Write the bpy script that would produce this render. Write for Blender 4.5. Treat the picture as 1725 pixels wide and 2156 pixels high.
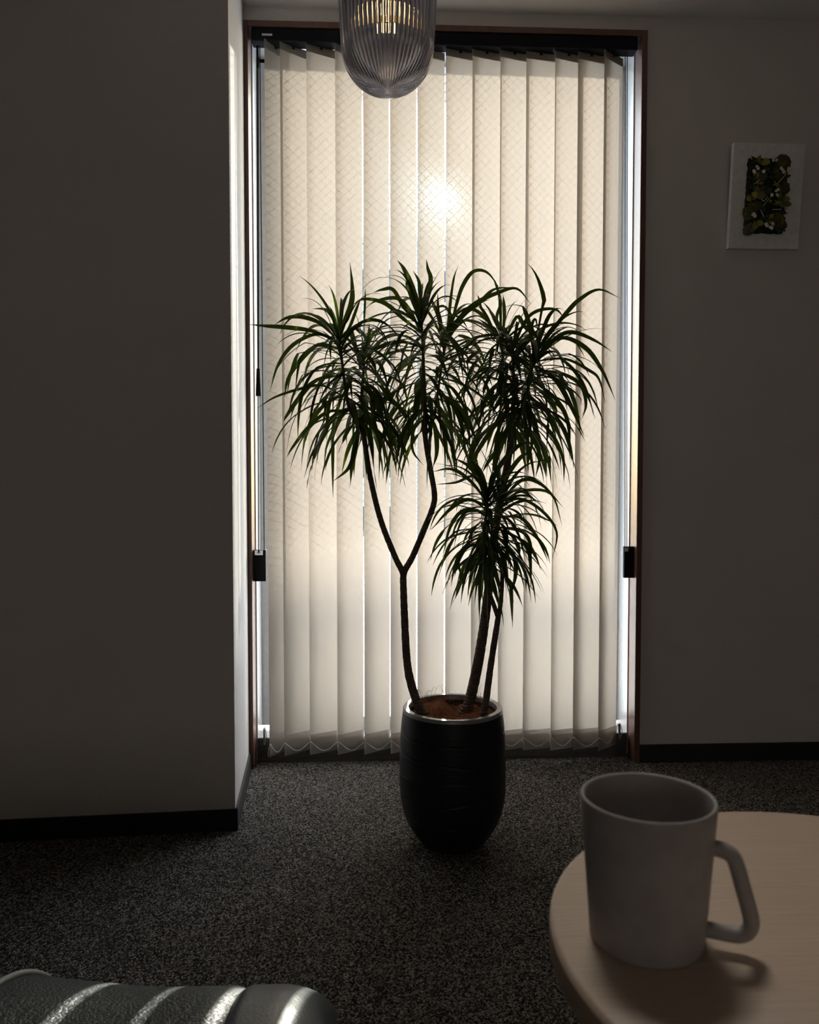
import bpy, bmesh, math, random
from mathutils import Vector, Matrix, noise

for o in list(bpy.data.objects):
    bpy.data.objects.remove(o, do_unlink=True)
S = bpy.context.scene
COL = S.collection
PI = math.pi
rad = math.radians

# ------------------------------------------------------------------ camera
EYE = Vector((0.0, 0.0, 0.957))
YAW, PITCH, ROLL = rad(2.6252), rad(2.3154), rad(-0.0135)
FPX, CX, CY = 1700.0, 862.5, 1078.0
fwd = Vector((math.sin(YAW) * math.cos(PITCH), math.cos(YAW) * math.cos(PITCH), -math.sin(PITCH)))
rgt = Vector((math.cos(YAW), -math.sin(YAW), 0.0))
upv = rgt.cross(fwd)
rgt, upv = rgt * math.cos(ROLL) + upv * math.sin(ROLL), upv * math.cos(ROLL) - rgt * math.sin(ROLL)
cam = bpy.data.cameras.new('camera')
cam.sensor_fit = 'HORIZONTAL'
cam.sensor_width = 36.0
cam.lens = 36.0 * FPX / 1725.0
cam.clip_start = 0.02
cam.dof.use_dof = True
cam.dof.focus_distance = 2.2
cam.dof.aperture_fstop = cam.lens / 1000.0 / 0.0030
camo = bpy.data.objects.new('camera', cam)
COL.objects.link(camo)
camo.matrix_world = Matrix(((rgt.x, upv.x, -fwd.x, EYE.x), (rgt.y, upv.y, -fwd.y, EYE.y),
                            (rgt.z, upv.z, -fwd.z, EYE.z), (0, 0, 0, 1)))
S.camera = camo


def at(px, py, y):
    """the point at distance y (metres into the room) seen at a place in the photograph"""
    d = fwd + rgt * ((px - CX) / FPX) + upv * ((CY - py) / FPX)
    return EYE + d * (y / d.y)


# ------------------------------------------------------------------ light
SUN_EL, SUN_AZ = rad(19.0), rad(5.2)
W = bpy.data.worlds.new('sky')
S.world = W
W.use_nodes = True
nt = W.node_tree
nt.nodes.clear()
sky = nt.nodes.new('ShaderNodeTexSky')
sky.sky_type = 'NISHITA'
sky.sun_disc = False
sky.sun_elevation = SUN_EL
sky.sun_rotation = SUN_AZ
sky.air_density = 1.0
sky.dust_density = 1.5
bg = nt.nodes.new('ShaderNodeBackground')
bg.inputs['Strength'].default_value = 1.3
wo = nt.nodes.new('ShaderNodeOutputWorld')
nt.links.new(sky.outputs[0], bg.inputs['Color'])
nt.links.new(bg.outputs[0], wo.inputs['Surface'])

sun = bpy.data.lights.new('sun', 'SUN')
sun.energy = 8.3
sun.angle = rad(0.50)
sun.color = (1.0, 0.91, 0.79)
suno = bpy.data.objects.new('sun', sun)
COL.objects.link(suno)
suno.location = (1, 8, 6)
suno.rotation_euler = Vector((math.sin(SUN_AZ) * math.cos(SUN_EL), math.cos(SUN_AZ) * math.cos(SUN_EL),
                              math.sin(SUN_EL))).to_track_quat('Z', 'Y').to_euler()

S.view_settings.view_transform = 'Standard'
S.view_settings.look = 'None'
S.view_settings.gamma = 1.0
S.view_settings.exposure = 0.0
S.view_settings.use_curve_mapping = False
cy = S.cycles
cy.use_denoising = True
cy.max_bounces = 12
cy.diffuse_bounces = 5
cy.transmission_bounces = 12
cy.transparent_max_bounces = 24
cy.sample_clamp_indirect = 4.0
cy.caustics_reflective = False
cy.caustics_refractive = False


# ------------------------------------------------------------------ helpers
def thing(name, label, cat, loc=(0, 0, 0), group=None):
    o = bpy.data.objects.new(name, None)
    o.empty_display_size = 0.05
    COL.objects.link(o)
    o.location = loc
    o['label'] = label
    o['category'] = cat
    if group:
        o['group'] = group
    return o


def root_loc(o):
    while o.parent:
        o = o.parent
    return Vector(o.location)


def obj(name, bm, m, parent=None, smooth=False, label=None, angle=None):
    """link a bmesh (in world coordinates) as ONE mesh object"""
    bmesh.ops.recalc_face_normals(bm, faces=bm.faces[:])
    me = bpy.data.meshes.new(name)
    bm.to_mesh(me)
    bm.free()
    if parent is not None:
        me.transform(Matrix.Translation(-root_loc(parent)))
    for p in me.polygons:
        p.use_smooth = smooth
    me.materials.append(m)
    o = bpy.data.objects.new(name, me)
    COL.objects.link(o)
    if parent is not None:
        o.parent = parent
    if label:
        o['label'] = label
    if smooth and angle:
        md = o.modifiers.new('edges', 'EDGE_SPLIT')
        md.split_angle = rad(angle)
    return o


def struct(name, bm, m, parent=None, **k):
    o = obj(name, bm, m, parent, **k)
    if parent is None:
        o['kind'] = 'structure'
    return o


def box(bm, x0, x1, y0, y1, z0, z1, M=None, bev=0.0, seg=2):
    pts = [Vector((x, y, z)) for x in (x0, x1) for y in (y0, y1) for z in (z0, z1)]
    if M is not None:
        pts = [M @ p for p in pts]
    v = [bm.verts.new(p) for p in pts]
    fs = [bm.faces.new([v[i] for i in q]) for q in
          ((0, 1, 3, 2), (4, 6, 7, 5), (0, 4, 5, 1), (2, 3, 7, 6), (0, 2, 6, 4), (1, 5, 7, 3))]
    if bev > 0:
        es = list({e for f in fs for e in f.edges})
        bmesh.ops.bevel(bm, geom=es, offset=bev, segments=seg, affect='EDGES', profile=0.5)
    return bm


def B():
    return bmesh.new()


def frames(pts):
    n = len(pts)
    tan = []
    for i in range(n):
        a = pts[max(0, i - 1)]
        b = pts[min(n - 1, i + 1)]
        t = (b - a)
        tan.append(t.normalized() if t.length > 1e-9 else Vector((0, 0, 1)))
    ref = Vector((0, 0, 1)) if abs(tan[0].z) < 0.9 else Vector((1, 0, 0))
    nrm = [(ref - tan[0] * ref.dot(tan[0])).normalized()]
    for i in range(1, n):
        q = nrm[-1] - tan[i] * nrm[-1].dot(tan[i])
        nrm.append(q.normalized() if q.length > 1e-9 else nrm[-1])
    return tan, nrm


def tube(bm, pts, r, n=8, cap=True, sy=1.0):
    pts = [Vector(p) for p in pts]
    rs = r if isinstance(r, (list, tuple)) else [r] * len(pts)
    tan, nrm = frames(pts)
    rings = []
    for p, t, u, q in zip(pts, tan, nrm, rs):
        w = t.cross(u)
        rings.append([bm.verts.new(p + u * (q * math.cos(a)) + w * (q * sy * math.sin(a)))
                      for a in (2 * PI * k / n for k in range(n))])
    for a, b in zip(rings, rings[1:]):
        for k in range(n):
            bm.faces.new((a[k], a[(k + 1) % n], b[(k + 1) % n], b[k]))
    if cap:
        bm.faces.new(rings[0][::-1])
        bm.faces.new(rings[-1])
    return bm


def lathe(bm, prof, c, n=64, closed=False, rfun=None):
    """revolve a profile [(r, z)] about the vertical axis through c"""
    cx, cyy = c
    rings = []
    for i, (r, z) in enumerate(prof):
        if r < 1e-6:
            rings.append([bm.verts.new((cx, cyy, z))])
        else:
            rings.append([bm.verts.new((cx + (rfun(r, z, a, i) if rfun else r) * math.cos(a),
                                        cyy + (rfun(r, z, a, i) if rfun else r) * math.sin(a), z))
                          for a in (2 * PI * k / n for k in range(n))])
    pairs = list(zip(rings, rings[1:]))
    if closed:
        pairs.append((rings[-1], rings[0]))
    for a, b in pairs:
        for k in range(n):
            k2 = (k + 1) % n
            if len(a) == 1 and len(b) == 1:
                continue
            if len(a) == 1:
                bm.faces.new((a[0], b[k2], b[k]))
            elif len(b) == 1:
                bm.faces.new((a[k], a[k2], b[0]))
            else:
                bm.faces.new((a[k], a[k2], b[k2], b[k]))
    return bm


def smooth_path(P, n=8):
    """Catmull-Rom through the points"""
    P = [Vector(p) for p in P]
    Q = [P[0] * 2 - P[1]] + P + [P[-1] * 2 - P[-2]]
    out = []
    for i in range(1, len(Q) - 2):
        a, b, c, d = Q[i - 1], Q[i], Q[i + 1], Q[i + 2]
        for k in range(n):
            t = k / n
            out.append(0.5 * ((2 * b) + (c - a) * t + (2 * a - 5 * b + 4 * c - d) * t * t +
                              (3 * b - a - 3 * c + d) * t ** 3))
    out.append(P[-1])
    return out


# ------------------------------------------------------------------ materials
class Mat:
    def __init__(self, name):
        self.m = bpy.data.materials.new(name)
        self.m.use_nodes = True
        self.t = self.m.node_tree
        self.t.nodes.clear()
        self.out = self.t.nodes.new('ShaderNodeOutputMaterial')

    def n(self, typ, **k):
        nd = self.t.nodes.new(typ)
        for a, v in k.items():
            if a.startswith('i_'):
                nd.inputs[a[2:].replace('_', ' ')].default_value = v
            else:
                setattr(nd, a, v)
        return nd

    def l(self, a, b):
        self.t.links.new(a, b)

    def coord(self, scale=(1, 1, 1), kind='Object'):
        tc = self.n('ShaderNodeTexCoord')
        mp = self.n('ShaderNodeMapping')
        mp.inputs['Scale'].default_value = scale
        self.l(tc.outputs[kind], mp.inputs['Vector'])
        return mp.outputs[0]

    def noise(self, scale, detail=3.0, rough=0.5, vec=None, dist=0.0):
        nd = self.n('ShaderNodeTexNoise')
        nd.inputs['Scale'].default_value = scale
        nd.inputs['Detail'].default_value = detail
        nd.inputs['Roughness'].default_value = rough
        nd.inputs['Distortion'].default_value = dist
        if vec is not None:
            self.l(vec, nd.inputs['Vector'])
        return nd.outputs['Fac']

    def ramp(self, fac, stops):
        nd = self.n('ShaderNodeValToRGB')
        e = nd.color_ramp.elements
        while len(e) < len(stops):
            e.new(0.5)
        for q, (p, c) in zip(e, stops):
            q.position = p
            q.color = (c[0], c[1], c[2], 1) if len(c) == 3 else c
        self.l(fac, nd.inputs[0])
        return nd.outputs[0]

    def bump(self, h, strength, dist=0.01, normal=None):
        nd = self.n('ShaderNodeBump')
        nd.inputs['Strength'].default_value = strength
        nd.inputs['Distance'].default_value = dist
        self.l(h, nd.inputs['Height'])
        if normal is not None:
            self.l(normal, nd.inputs['Normal'])
        return nd.outputs[0]

    def pbsdf(self, col=(0.5, 0.5, 0.5), rough=0.5, metal=0.0, spec=0.5, normal=None):
        p = self.n('ShaderNodeBsdfPrincipled')
        if isinstance(col, tuple):
            p.inputs['Base Color'].default_value = (*col, 1)
        else:
            self.l(col, p.inputs['Base Color'])
        if isinstance(rough, float):
            p.inputs['Roughness'].default_value = rough
        else:
            self.l(rough, p.inputs['Roughness'])
        p.inputs['Metallic'].default_value = metal
        p.inputs['Specular IOR Level'].default_value = spec
        if normal is not None:
            self.l(normal, p.inputs['Normal'])
        return p

    def fin(self, sh):
        self.l(sh.outputs[0], self.out.inputs['Surface'])
        return self.m


def plain(name, col, rough=0.5, metal=0.0, spec=0.5):
    m = Mat(name)
    v = m.coord()
    f = m.noise(60, 2, vec=v)
    c = m.ramp(f, [(0.3, tuple(x * 0.92 for x in col)), (0.7, tuple(min(1, x * 1.06) for x in col))])
    return m.fin(m.pbsdf(c, rough, metal, spec))


def mat_wallpaper(name, col):
    m = Mat(name)
    v = m.coord()
    f = m.noise(420, 3, 0.6, v)
    g = m.noise(3, 2, 0.5, v)
    c = m.ramp(g, [(0.3, tuple(x * 0.96 for x in col)), (0.7, col)])
    return m.fin(m.pbsdf(c, 0.85, 0, 0.25, m.bump(f, 0.35, 0.002)))


def mat_carpet():
    m = Mat('carpet loop pile')
    v = m.coord()
    vo = m.n('ShaderNodeTexVoronoi')
    vo.inputs['Scale'].default_value = 290
    m.l(v, vo.inputs['Vector'])
    f = m.noise(190, 3, 0.7, v)
    big = m.noise(2.2, 3, 0.6, v)
    fl = m.n('ShaderNodeMixRGB', blend_type='MIX')
    fl.inputs[0].default_value = 0.5
    m.l(vo.outputs['Color'], fl.inputs[1])
    m.l(f, fl.inputs[2])
    bw = m.n('ShaderNodeRGBToBW')
    m.l(fl.outputs[0], bw.inputs[0])
    c = m.ramp(bw.outputs[0], [(0.32, (0.016, 0.0145, 0.0135)), (0.50, (0.13, 0.119, 0.110)), (0.66, (0.52, 0.475, 0.435))])
    mx = m.n('ShaderNodeMixRGB', blend_type='MULTIPLY')
    mx.inputs[0].default_value = 1.0
    m.l(c, mx.inputs[1])
    m.l(m.ramp(big, [(0.3, (0.82, 0.82, 0.84)), (0.7, (1, 1, 1))]), mx.inputs[2])
    inv = m.n('ShaderNodeMath', operation='SUBTRACT')
    inv.inputs[0].default_value = 1.0
    m.l(vo.outputs['Distance'], inv.inputs[1])
    return m.fin(m.pbsdf(mx.outputs[0], 0.95, 0, 0.1, m.bump(inv.outputs[0], 1.0, 0.006)))


def mat_wood(name, a, b, scale, rough=0.4, spec=0.5, bump=0.1):
    m = Mat(name)
    v = m.coord(scale)
    f = m.noise(6, 5, 0.6, v, 0.6)
    w = m.n('ShaderNodeTexWave', wave_type='BANDS', bands_direction='Y')
    w.inputs['Scale'].default_value = 1.5
    w.inputs['Distortion'].default_value = 6
    w.inputs['Detail'].default_value = 3
    m.l(v, w.inputs['Vector'])
    mx = m.n('ShaderNodeMixRGB')
    mx.inputs[0].default_value = 0.16
    m.l(f, mx.inputs[1])
    m.l(w.outputs['Fac'], mx.inputs[2])
    c = m.ramp(mx.outputs[0], [(0.25, a), (0.75, b)])
    return m.fin(m.pbsdf(c, rough, 0, spec, m.bump(f, bump, 0.001)))


def mat_slat(name, col, fwdlobe=0.00045):
    """woven roller cloth: lets daylight through, a little of it straight on"""
    m = Mat(name)
    v = m.coord((1, 1, 1))
    wv = m.noise(700, 2, 0.6, m.coord((1.6, 1.6, 0.35)))
    th = m.noise(260, 2, 0.7, m.coord((1.0, 1.0, 0.10)))
    c = m.ramp(th, [(0.3, tuple(x * 0.93 for x in col)), (0.7, col)])
    tr = m.n('ShaderNodeBsdfTranslucent')
    m.l(c, tr.inputs['Color'])
    df = m.n('ShaderNodeBsdfDiffuse')
    df.inputs['Color'].default_value = (0.62, 0.58, 0.52, 1)
    mx = m.n('ShaderNodeMixShader')
    mx.inputs[0].default_value = 0.30
    m.l(tr.outputs[0], mx.inputs[1])
    m.l(df.outputs[0], mx.inputs[2])
    wt = m.ramp(wv, [(0.47, (0, 0, 0)), (0.62, (1, 1, 1))])
    last = mx
    for ior, w in ((1.022, fwdlobe), (1.06, fwdlobe * 1.7)):
        rf = m.n('ShaderNodeBsdfRefraction')
        rf.inputs['Color'].default_value = (0.58, 0.82, 1.0, 1)
        rf.inputs['Roughness'].default_value = 0.92
        rf.inputs['IOR'].default_value = ior
        k = m.n('ShaderNodeMath', operation='MULTIPLY')
        m.l(wt, k.inputs[0])
        k.inputs[1].default_value = w
        mx2 = m.n('ShaderNodeMixShader')
        m.l(k.outputs[0], mx2.inputs[0])
        m.l(last.outputs[0], mx2.inputs[1])
        m.l(rf.outputs[0], mx2.inputs[2])
        last = mx2
    return m.fin(mx2)


def mat_clear(name, tint, refl=0.04, rough=0.05):
    m = Mat(name)
    t = m.n('ShaderNodeBsdfTransparent')
    t.inputs['Color'].default_value = (*tint, 1)
    g = m.n('ShaderNodeBsdfGlossy')
    g.inputs['Roughness'].default_value = rough
    f = m.noise(300, 2, 0.6, m.coord())
    m.l(m.bump(f, 0.3, 0.001), g.inputs['Normal'])
    mx = m.n('ShaderNodeMixShader')
    mx.inputs[0].default_value = refl
    m.l(t.outputs[0], mx.inputs[1])
    m.l(g.outputs[0], mx.inputs[2])
    return m.fin(mx)


def mat_film(name):
    m = Mat(name)
    sp = m.n('ShaderNodeSeparateXYZ')
    m.l(m.coord(), sp.inputs[0])
    f = m.ramp(sp.outputs['Z'], [(0.56, (0.96, 0.96, 0.96)), (0.78, (0, 0, 0))])
    t = m.n('ShaderNodeBsdfTransparent')
    d = m.n('ShaderNodeBsdfTranslucent')
    d.inputs['Color'].default_value = (0.99, 0.99, 1.0, 1)
    mx = m.n('ShaderNodeMixShader')
    m.l(f, mx.inputs[0])
    m.l(t.outputs[0], mx.inputs[1])
    m.l(d.outputs[0], mx.inputs[2])
    return m.fin(mx)


def mat_glass(name, tint, ior=1.5, rough=0.0, through=0.25):
    m = Mat(name)
    g = m.n('ShaderNodeBsdfGlass')
    g.inputs['Color'].default_value = (*tint, 1)
    g.inputs['IOR'].default_value = ior
    g.inputs['Roughness'].default_value = rough
    t = m.n('ShaderNodeBsdfTransparent')
    t.inputs['Color'].default_value = (*tint, 1)
    mx = m.n('ShaderNodeMixShader')
    mx.inputs[0].default_value = through
    m.l(g.outputs[0], mx.inputs[1])
    m.l(t.outputs[0], mx.inputs[2])
    return m.fin(mx)


def mat_emit(name, col, s):
    m = Mat(name)
    e = m.n('ShaderNodeEmission')
    e.inputs['Color'].default_value = (*col, 1)
    e.inputs['Strength'].default_value = s
    return m.fin(e)


def mat_leather(name, col, grain, rough):
    m = Mat(name)
    v = m.coord((1, 1, 1))
    vo = m.n('ShaderNodeTexVoronoi', feature='DISTANCE_TO_EDGE')
    vo.inputs['Scale'].default_value = 150
    ds = m.n('ShaderNodeTexNoise')
    ds.inputs['Scale'].default_value = 40
    m.l(v, ds.inputs['Vector'])
    ad = m.n('ShaderNodeMixRGB', blend_type='ADD')
    ad.inputs[0].default_value = 0.02
    m.l(v, ad.inputs[1])
    m.l(ds.outputs['Color'], ad.inputs[2])
    m.l(ad.outputs[0], vo.inputs['Vector'])
    h = m.ramp(vo.outputs['Distance'], [(0.0, (0, 0, 0)), (0.25, (1, 1, 1))])
    c = m.ramp(m.noise(9, 3, 0.6, v), [(0.3, tuple(x * 0.85 for x in col)), (0.7, col)])
    return m.fin(m.pbsdf(c, rough, 0, 0.7, m.bump(h, grain, 0.002)))


def mat_leaf():
    m = Mat('dracaena leaf')
    v = m.coord()
    f = m.noise(25, 3, 0.6, v)
    c = m.ramp(f, [(0.3, (0.010, 0.018, 0.009)), (0.7, (0.022, 0.042, 0.014))])
    p = m.pbsdf(c, 0.38, 0, 0.35)
    t = m.n('ShaderNodeBsdfTranslucent')
    t.inputs['Color'].default_value = (0.080, 0.130, 0.012, 1)
    mx = m.n('ShaderNodeMixShader')
    mx.inputs[0].default_value = 0.32
    m.l(p.outputs[0], mx.inputs[1])
    m.l(t.outputs[0], mx.inputs[2])
    return m.fin(mx)


def mat_bark():
    m = Mat('ringed bark')
    v = m.coord((1, 1, 1))
    w = m.n('ShaderNodeTexWave', wave_type='BANDS', bands_direction='Z')
    w.inputs['Scale'].default_value = 38
    w.inputs['Distortion'].default_value = 2.5
    w.inputs['Detail'].default_value = 2
    m.l(v, w.inputs['Vector'])
    f = m.noise(90, 3, 0.6, v)
    c = m.ramp(f, [(0.3, (0.085, 0.064, 0.050)), (0.7, (0.20, 0.15, 0.115))])
    return m.fin(m.pbsdf(c, 0.8, 0, 0.3, m.bump(w.outputs['Fac'], 0.8, 0.004)))


def mat_pot():
    """black stoneware carved like charred planks laid in courses"""
    m = Mat('carved black pot')
    v = m.coord((1, 1, 1))
    sx = m.n('ShaderNodeSeparateXYZ')
    m.l(v, sx.inputs[0])
    an = m.n('ShaderNodeMath', operation='ARCTAN2')
    m.l(sx.outputs['Y'], an.inputs[0])
    m.l(sx.outputs['X'], an.inputs[1])
    cb = m.n('ShaderNodeCombineXYZ')
    m.l(an.outputs[0], cb.inputs['X'])
    zz = m.n('ShaderNodeMath', operation='MULTIPLY')
    m.l(sx.outputs['Z'], zz.inputs[0])
    zz.inputs[1].default_value = 7.5
    m.l(zz.outputs[0], cb.inputs['Y'])
    br = m.n('ShaderNodeTexBrick')
    br.offset = 0.5
    br.inputs['Scale'].default_value = 1.0
    br.inputs['Brick Width'].default_value = 1.15
    br.inputs['Row Height'].default_value = 0.39
    br.inputs['Mortar Size'].default_value = 0.010
    br.inputs['Mortar Smooth'].default_value = 0.2
    br.inputs['Color1'].default_value = (0.3, 0.3, 0.3, 1)
    br.inputs['Color2'].default_value = (1, 1, 1, 1)
    br.inputs['Mortar'].default_value = (0, 0, 0, 1)
    m.l(cb.outputs[0], br.inputs['Vector'])
    wv = m.n('ShaderNodeTexWave', wave_type='BANDS', bands_direction='Y')
    wv.inputs['Scale'].default_value = 9
    wv.inputs['Distortion'].default_value = 4
    wv.inputs['Detail'].default_value = 1.5
    wv.inputs['Detail Scale'].default_value = 0.6
    m.l(cb.outputs[0], wv.inputs['Vector'])
    h1 = m.bump(br.outputs['Color'], 0.7, 0.004)
    h2 = m.bump(wv.outputs['Fac'], 0.10, 0.002, h1)
    return m.fin(m.pbsdf((0.014, 0.014, 0.017), 0.42, 0, 0.3, h2))


M_WALL = mat_wallpaper('grey woven wallpaper', (0.66, 0.615, 0.585))
M_CEIL = mat_wallpaper('white ceiling paper', (0.74, 0.72, 0.69))
M_CARPET = mat_carpet()
M_BASE = plain('black vinyl skirting', (0.014, 0.013, 0.013), 0.5)
M_CASING = mat_wood('red brown stained wood', (0.115, 0.052, 0.034), (0.19, 0.088, 0.060), (6, 6, 0.8), 0.38)
M_ALU = plain('silver anodised aluminium', (0.66, 0.67, 0.69), 0.35, 0.35)
M_SILL = plain('shaded aluminium sill', (0.075, 0.066, 0.06), 0.45)  # aluminium bottom frame, its shade put into the colour
M_BLACK = plain('black plastic', (0.010, 0.010, 0.013), 0.5, 0.0, 0.1)
M_WHITEP = plain('white plastic', (0.7, 0.7, 0.68), 0.5)
M_CORD = plain('white cord', (0.80, 0.76, 0.73), 0.7)
M_STEEL = plain('bright steel', (0.7, 0.7, 0.72), 0.25, 1.0)
M_SLAT = mat_slat('cream blind cloth', (0.246, 0.215, 0.187))
M_HEM = mat_slat('cream blind hem', (0.66, 0.63, 0.61), 0.0)
M_HEMT = mat_slat('cream blind top hem', (0.30, 0.26, 0.215), 0.0)
M_PLATE = mat_slat('milky weight plate', (0.80, 0.78, 0.78), 0.0)
M_GLASSW = mat_clear('window glass', (0.95, 0.98, 0.98))
M_FILM = mat_film('frosted film')
M_WIRE = plain('glass wire', (0.05, 0.045, 0.04), 0.5, 0.3)
M_LEAF = mat_leaf()
M_BARK = mat_bark()
M_POT = mat_pot()
M_RIM = plain('polished pot rim', (0.26, 0.26, 0.265), 0.25, 0.0, 0.8)
M_COIR = plain('coconut fibre', (0.34, 0.13, 0.05), 0.85)
M_MUG = plain('matte grey white ceramic', (0.38, 0.352, 0.335), 0.5)
M_TABLE = mat_wood('pale oak', (0.50, 0.375, 0.27), (0.60, 0.475, 0.36), (3, 40, 3), 0.40, 0.6, 0.03)
M_TEDGE = mat_wood('oak table edge', (0.42, 0.30, 0.20), (0.50, 0.38, 0.27), (8, 8, 30), 0.5)
M_LEATH = mat_leather('grained grey leather', (0.024, 0.050, 0.066), 0.26, 0.42)
M_LEATH2 = mat_leather('smooth grey leather', (0.066, 0.098, 0.118), 0.10, 0.38)
M_PIPE = plain('pale grey piping', (0.5, 0.52, 0.52), 0.5)
M_BOARD = plain('white board', (0.80, 0.78, 0.75), 0.6)
M_BERRY = plain('white berry', (0.72, 0.68, 0.56), 0.5)
M_SMOKE = mat_glass('smoked ribbed glass', (0.84, 0.84, 0.87), 1.5, 0.0, 0.05)
M_BULB = mat_clear('bulb glass', (0.97, 0.95, 0.92), 0.06, 0.02)
M_FIL = mat_emit('lit filament', (1.0, 0.60, 0.22), 260.0)
M_FILLPANE = mat_emit('glowing fill pane', (1.0, 0.92, 0.84), 1.0)  # emission added to brighten the room from behind
M_CONC = plain('pale rendered wall', (0.60, 0.62, 0.66), 0.8)
M_DARKGL = plain('dark window', (0.05, 0.06, 0.08), 0.15)
M_PAVE = plain('pale paving', (0.80, 0.79, 0.77), 0.9)

# ------------------------------------------------------------------ room shell
CEIL = 2.466
bm = B()
box(bm, -3.3, 3.3, -6.3, 2.92, -0.1, 0.0)
struct('floor', bm, M_CARPET)
bm = B()
box(bm, -3.3, 3.3, -6.3, 2.92, CEIL, CEIL + 0.1)
struct('ceiling', bm, M_CEIL)
bm = B()
box(bm, -3.3, -0.405, 2.66, 2.92, 0, CEIL)
box(bm, 0.892, 3.3, 2.66, 2.92, 0, CEIL)
box(bm, -0.405, 0.892, 2.66, 2.92, 2.410, CEIL)
struct('wall_window', bm, M_WALL)
bm = B()
box(bm, 3.2, 3.3, -6.3, 2.66, 0, CEIL)
struct('wall_right', bm, M_WALL)
bm = B()
box(bm, -3.3, 3.2, -6.3, -6.2, 0, CEIL)
struct('wall_back', bm, M_WALL)
bm = B()
box(bm, -3.3, -3.2, -6.2, 2.0, 0, CEIL)
struct('wall_far_left', bm, M_WALL)
# the pillar in front of the window wall, turned four degrees
PC = Matrix.Translation((-0.3762, 2.19, 0)) @ Matrix.Rotation(rad(3.95), 4, 'Z')
bm = B()
box(bm, -2.95, 0, 0, 0.66, 0, CEIL, PC)
struct('wall_left', bm, M_WALL)
bm = B()
box(bm, -2.95, 0.007, -0.007, 0.0, 0, 0.0585, PC)
struct('baseboard_left', bm, M_BASE)
bm = B()
box(bm, 0.0, 0.007, -0.007, 0.448, 0, 0.0585, PC)
struct('baseboard_pillar', bm, M_BASE)
bm = B()
box(bm, 0.900, 3.2, 2.652, 2.66, 0, 0.0605)
struct('baseboard_window', bm, M_BASE)

# wooden casing round the window (front face 2.65)
bm = B()
box(bm, -0.4125, -0.394, 2.65, 2.722, 0, 2.418, bev=0.0015)
struct('trim_1', bm, M_CASING)
bm = B()
box(bm, 0.8805, 0.8990, 2.65, 2.722, 0, 2.418, bev=0.0015)
struct('trim_2', bm, M_CASING)
bm = B()
box(bm, -0.394, 0.8805, 2.65, 2.722, 2.399, 2.418, bev=0.0015)
struct('trim_3', bm, M_CASING)

# added glowing window shape behind the viewer, lifting the room's ambient light
w2 = bpy.data.objects.new('fill_window', None)
COL.objects.link(w2)
w2.location = (0.0, -6.2, 0.5)
w2['kind'] = 'structure'
bm = B()
for x0, x1, z0, z1 in ((-1.8, 1.8, 0.5, 0.55), (-1.8, 1.8, 2.25, 2.3), (-1.8, -1.75, 0.55, 2.25), (1.75, 1.8, 0.55, 2.25), (-0.03, 0.03, 0.55, 2.25)):
    box(bm, x0, x1, -6.2, -6.14, z0, z1)
obj('fill_frame', bm, M_ALU, w2)
bm = B()
box(bm, -1.75, 1.75, -6.2, -6.18, 0.55, 2.25)
obj('pane', bm, M_FILLPANE, w2)

# ------------------------------------------------------------------ window
win = bpy.data.objects.new('window_1', None)
COL.objects.link(win)
win.location = (0.243, 2.862, 0)
win['kind'] = 'structure'
GY = 2.862                                   # the pane stands this deep
bm = B()
box(bm, -0.405, -0.390, 2.7225, 2.90, 0.0, 2.41)
box(bm, -0.392, -0.353, 2.84, 2.90, 0.09, 2.40)
obj('stile', bm, M_ALU, win)
bm = B()
box(bm, 0.877, 0.892, 2.7225, 2.90, 0.0, 2.41)
box(bm, 0.842, 0.879, 2.84, 2.90, 0.09, 2.40)
obj('stile', bm, M_ALU, win)
bm = B()
box(bm, -0.390, 0.877, 2.7225, 2.90, 2.392, 2.41)
box(bm, -0.390, 0.877, 2.84, 2.90, 2.380, 2.395)
obj('head_rail', bm, M_ALU, win)
bm = B()
box(bm, -0.390, 0.877, 2.7165, 2.728, 0.0, 0.082, bev=0.003)
box(bm, -0.390, 0.877, 2.7125, 2.7165, 0.0, 0.012)
obj('sill', bm, M_SILL, win)
bm = B()
box(bm, -0.390, 0.877, 2.728, 2.92, 0.0, 0.070)
box(bm, -0.353, 0.842, 2.84, 2.90, 0.07, 0.115)
obj('bottom_rail', bm, M_ALU, win)
bm = B()
box(bm, -0.355, 0.843, GY - 0.0035, GY + 0.0035, 0.112, 2.382)
obj('glass_pane', bm, M_GLASSW, win)
bm = B()
bm.faces.new([bm.verts.new(p) for p in ((-0.355, GY + 0.0042, 0.112), (0.843, GY + 0.0042, 0.112), (0.843, GY + 0.0042, 0.84), (-0.355, GY + 0.0042, 0.84))])
obj('diffusing_film', bm, M_FILM, win, label='graded frosted film added on the lower glass to diffuse the sun')  # added film: spreads the sun and softens wire shadows low down
# wire mesh cast in the pane: thin wires crossing at right angles
bm = B()
gx0, gx1, gz0, gz1 = -0.354, 0.842, 0.115, 2.380
STEP = 0.0300


def clip_line(c, s):
    # z = s*(x) + c inside the pane
    P = []
    for x in (gx0, gx1):
        z = s * x + c
        if gz0 <= z <= gz1:
            P.append((x, z))
    for z in (gz0, gz1):
        x = (z - c) / s
        if gx0 < x < gx1:
            P.append((x, z))
    return sorted(P)[:: max(1, len(P) - 1)] if len(P) >= 2 else None


for s in (1.0, -1.0):
    c = -2.0
    while c < 4.0:
        L = clip_line(c, s)
        if L and len(L) == 2:
            tube(bm, [(L[0][0], GY, L[0][1]), (L[1][0], GY, L[1][1])], 0.00065, 4, cap=False)
        c += STEP
obj('wire_mesh', bm, M_WIRE, win)

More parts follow.
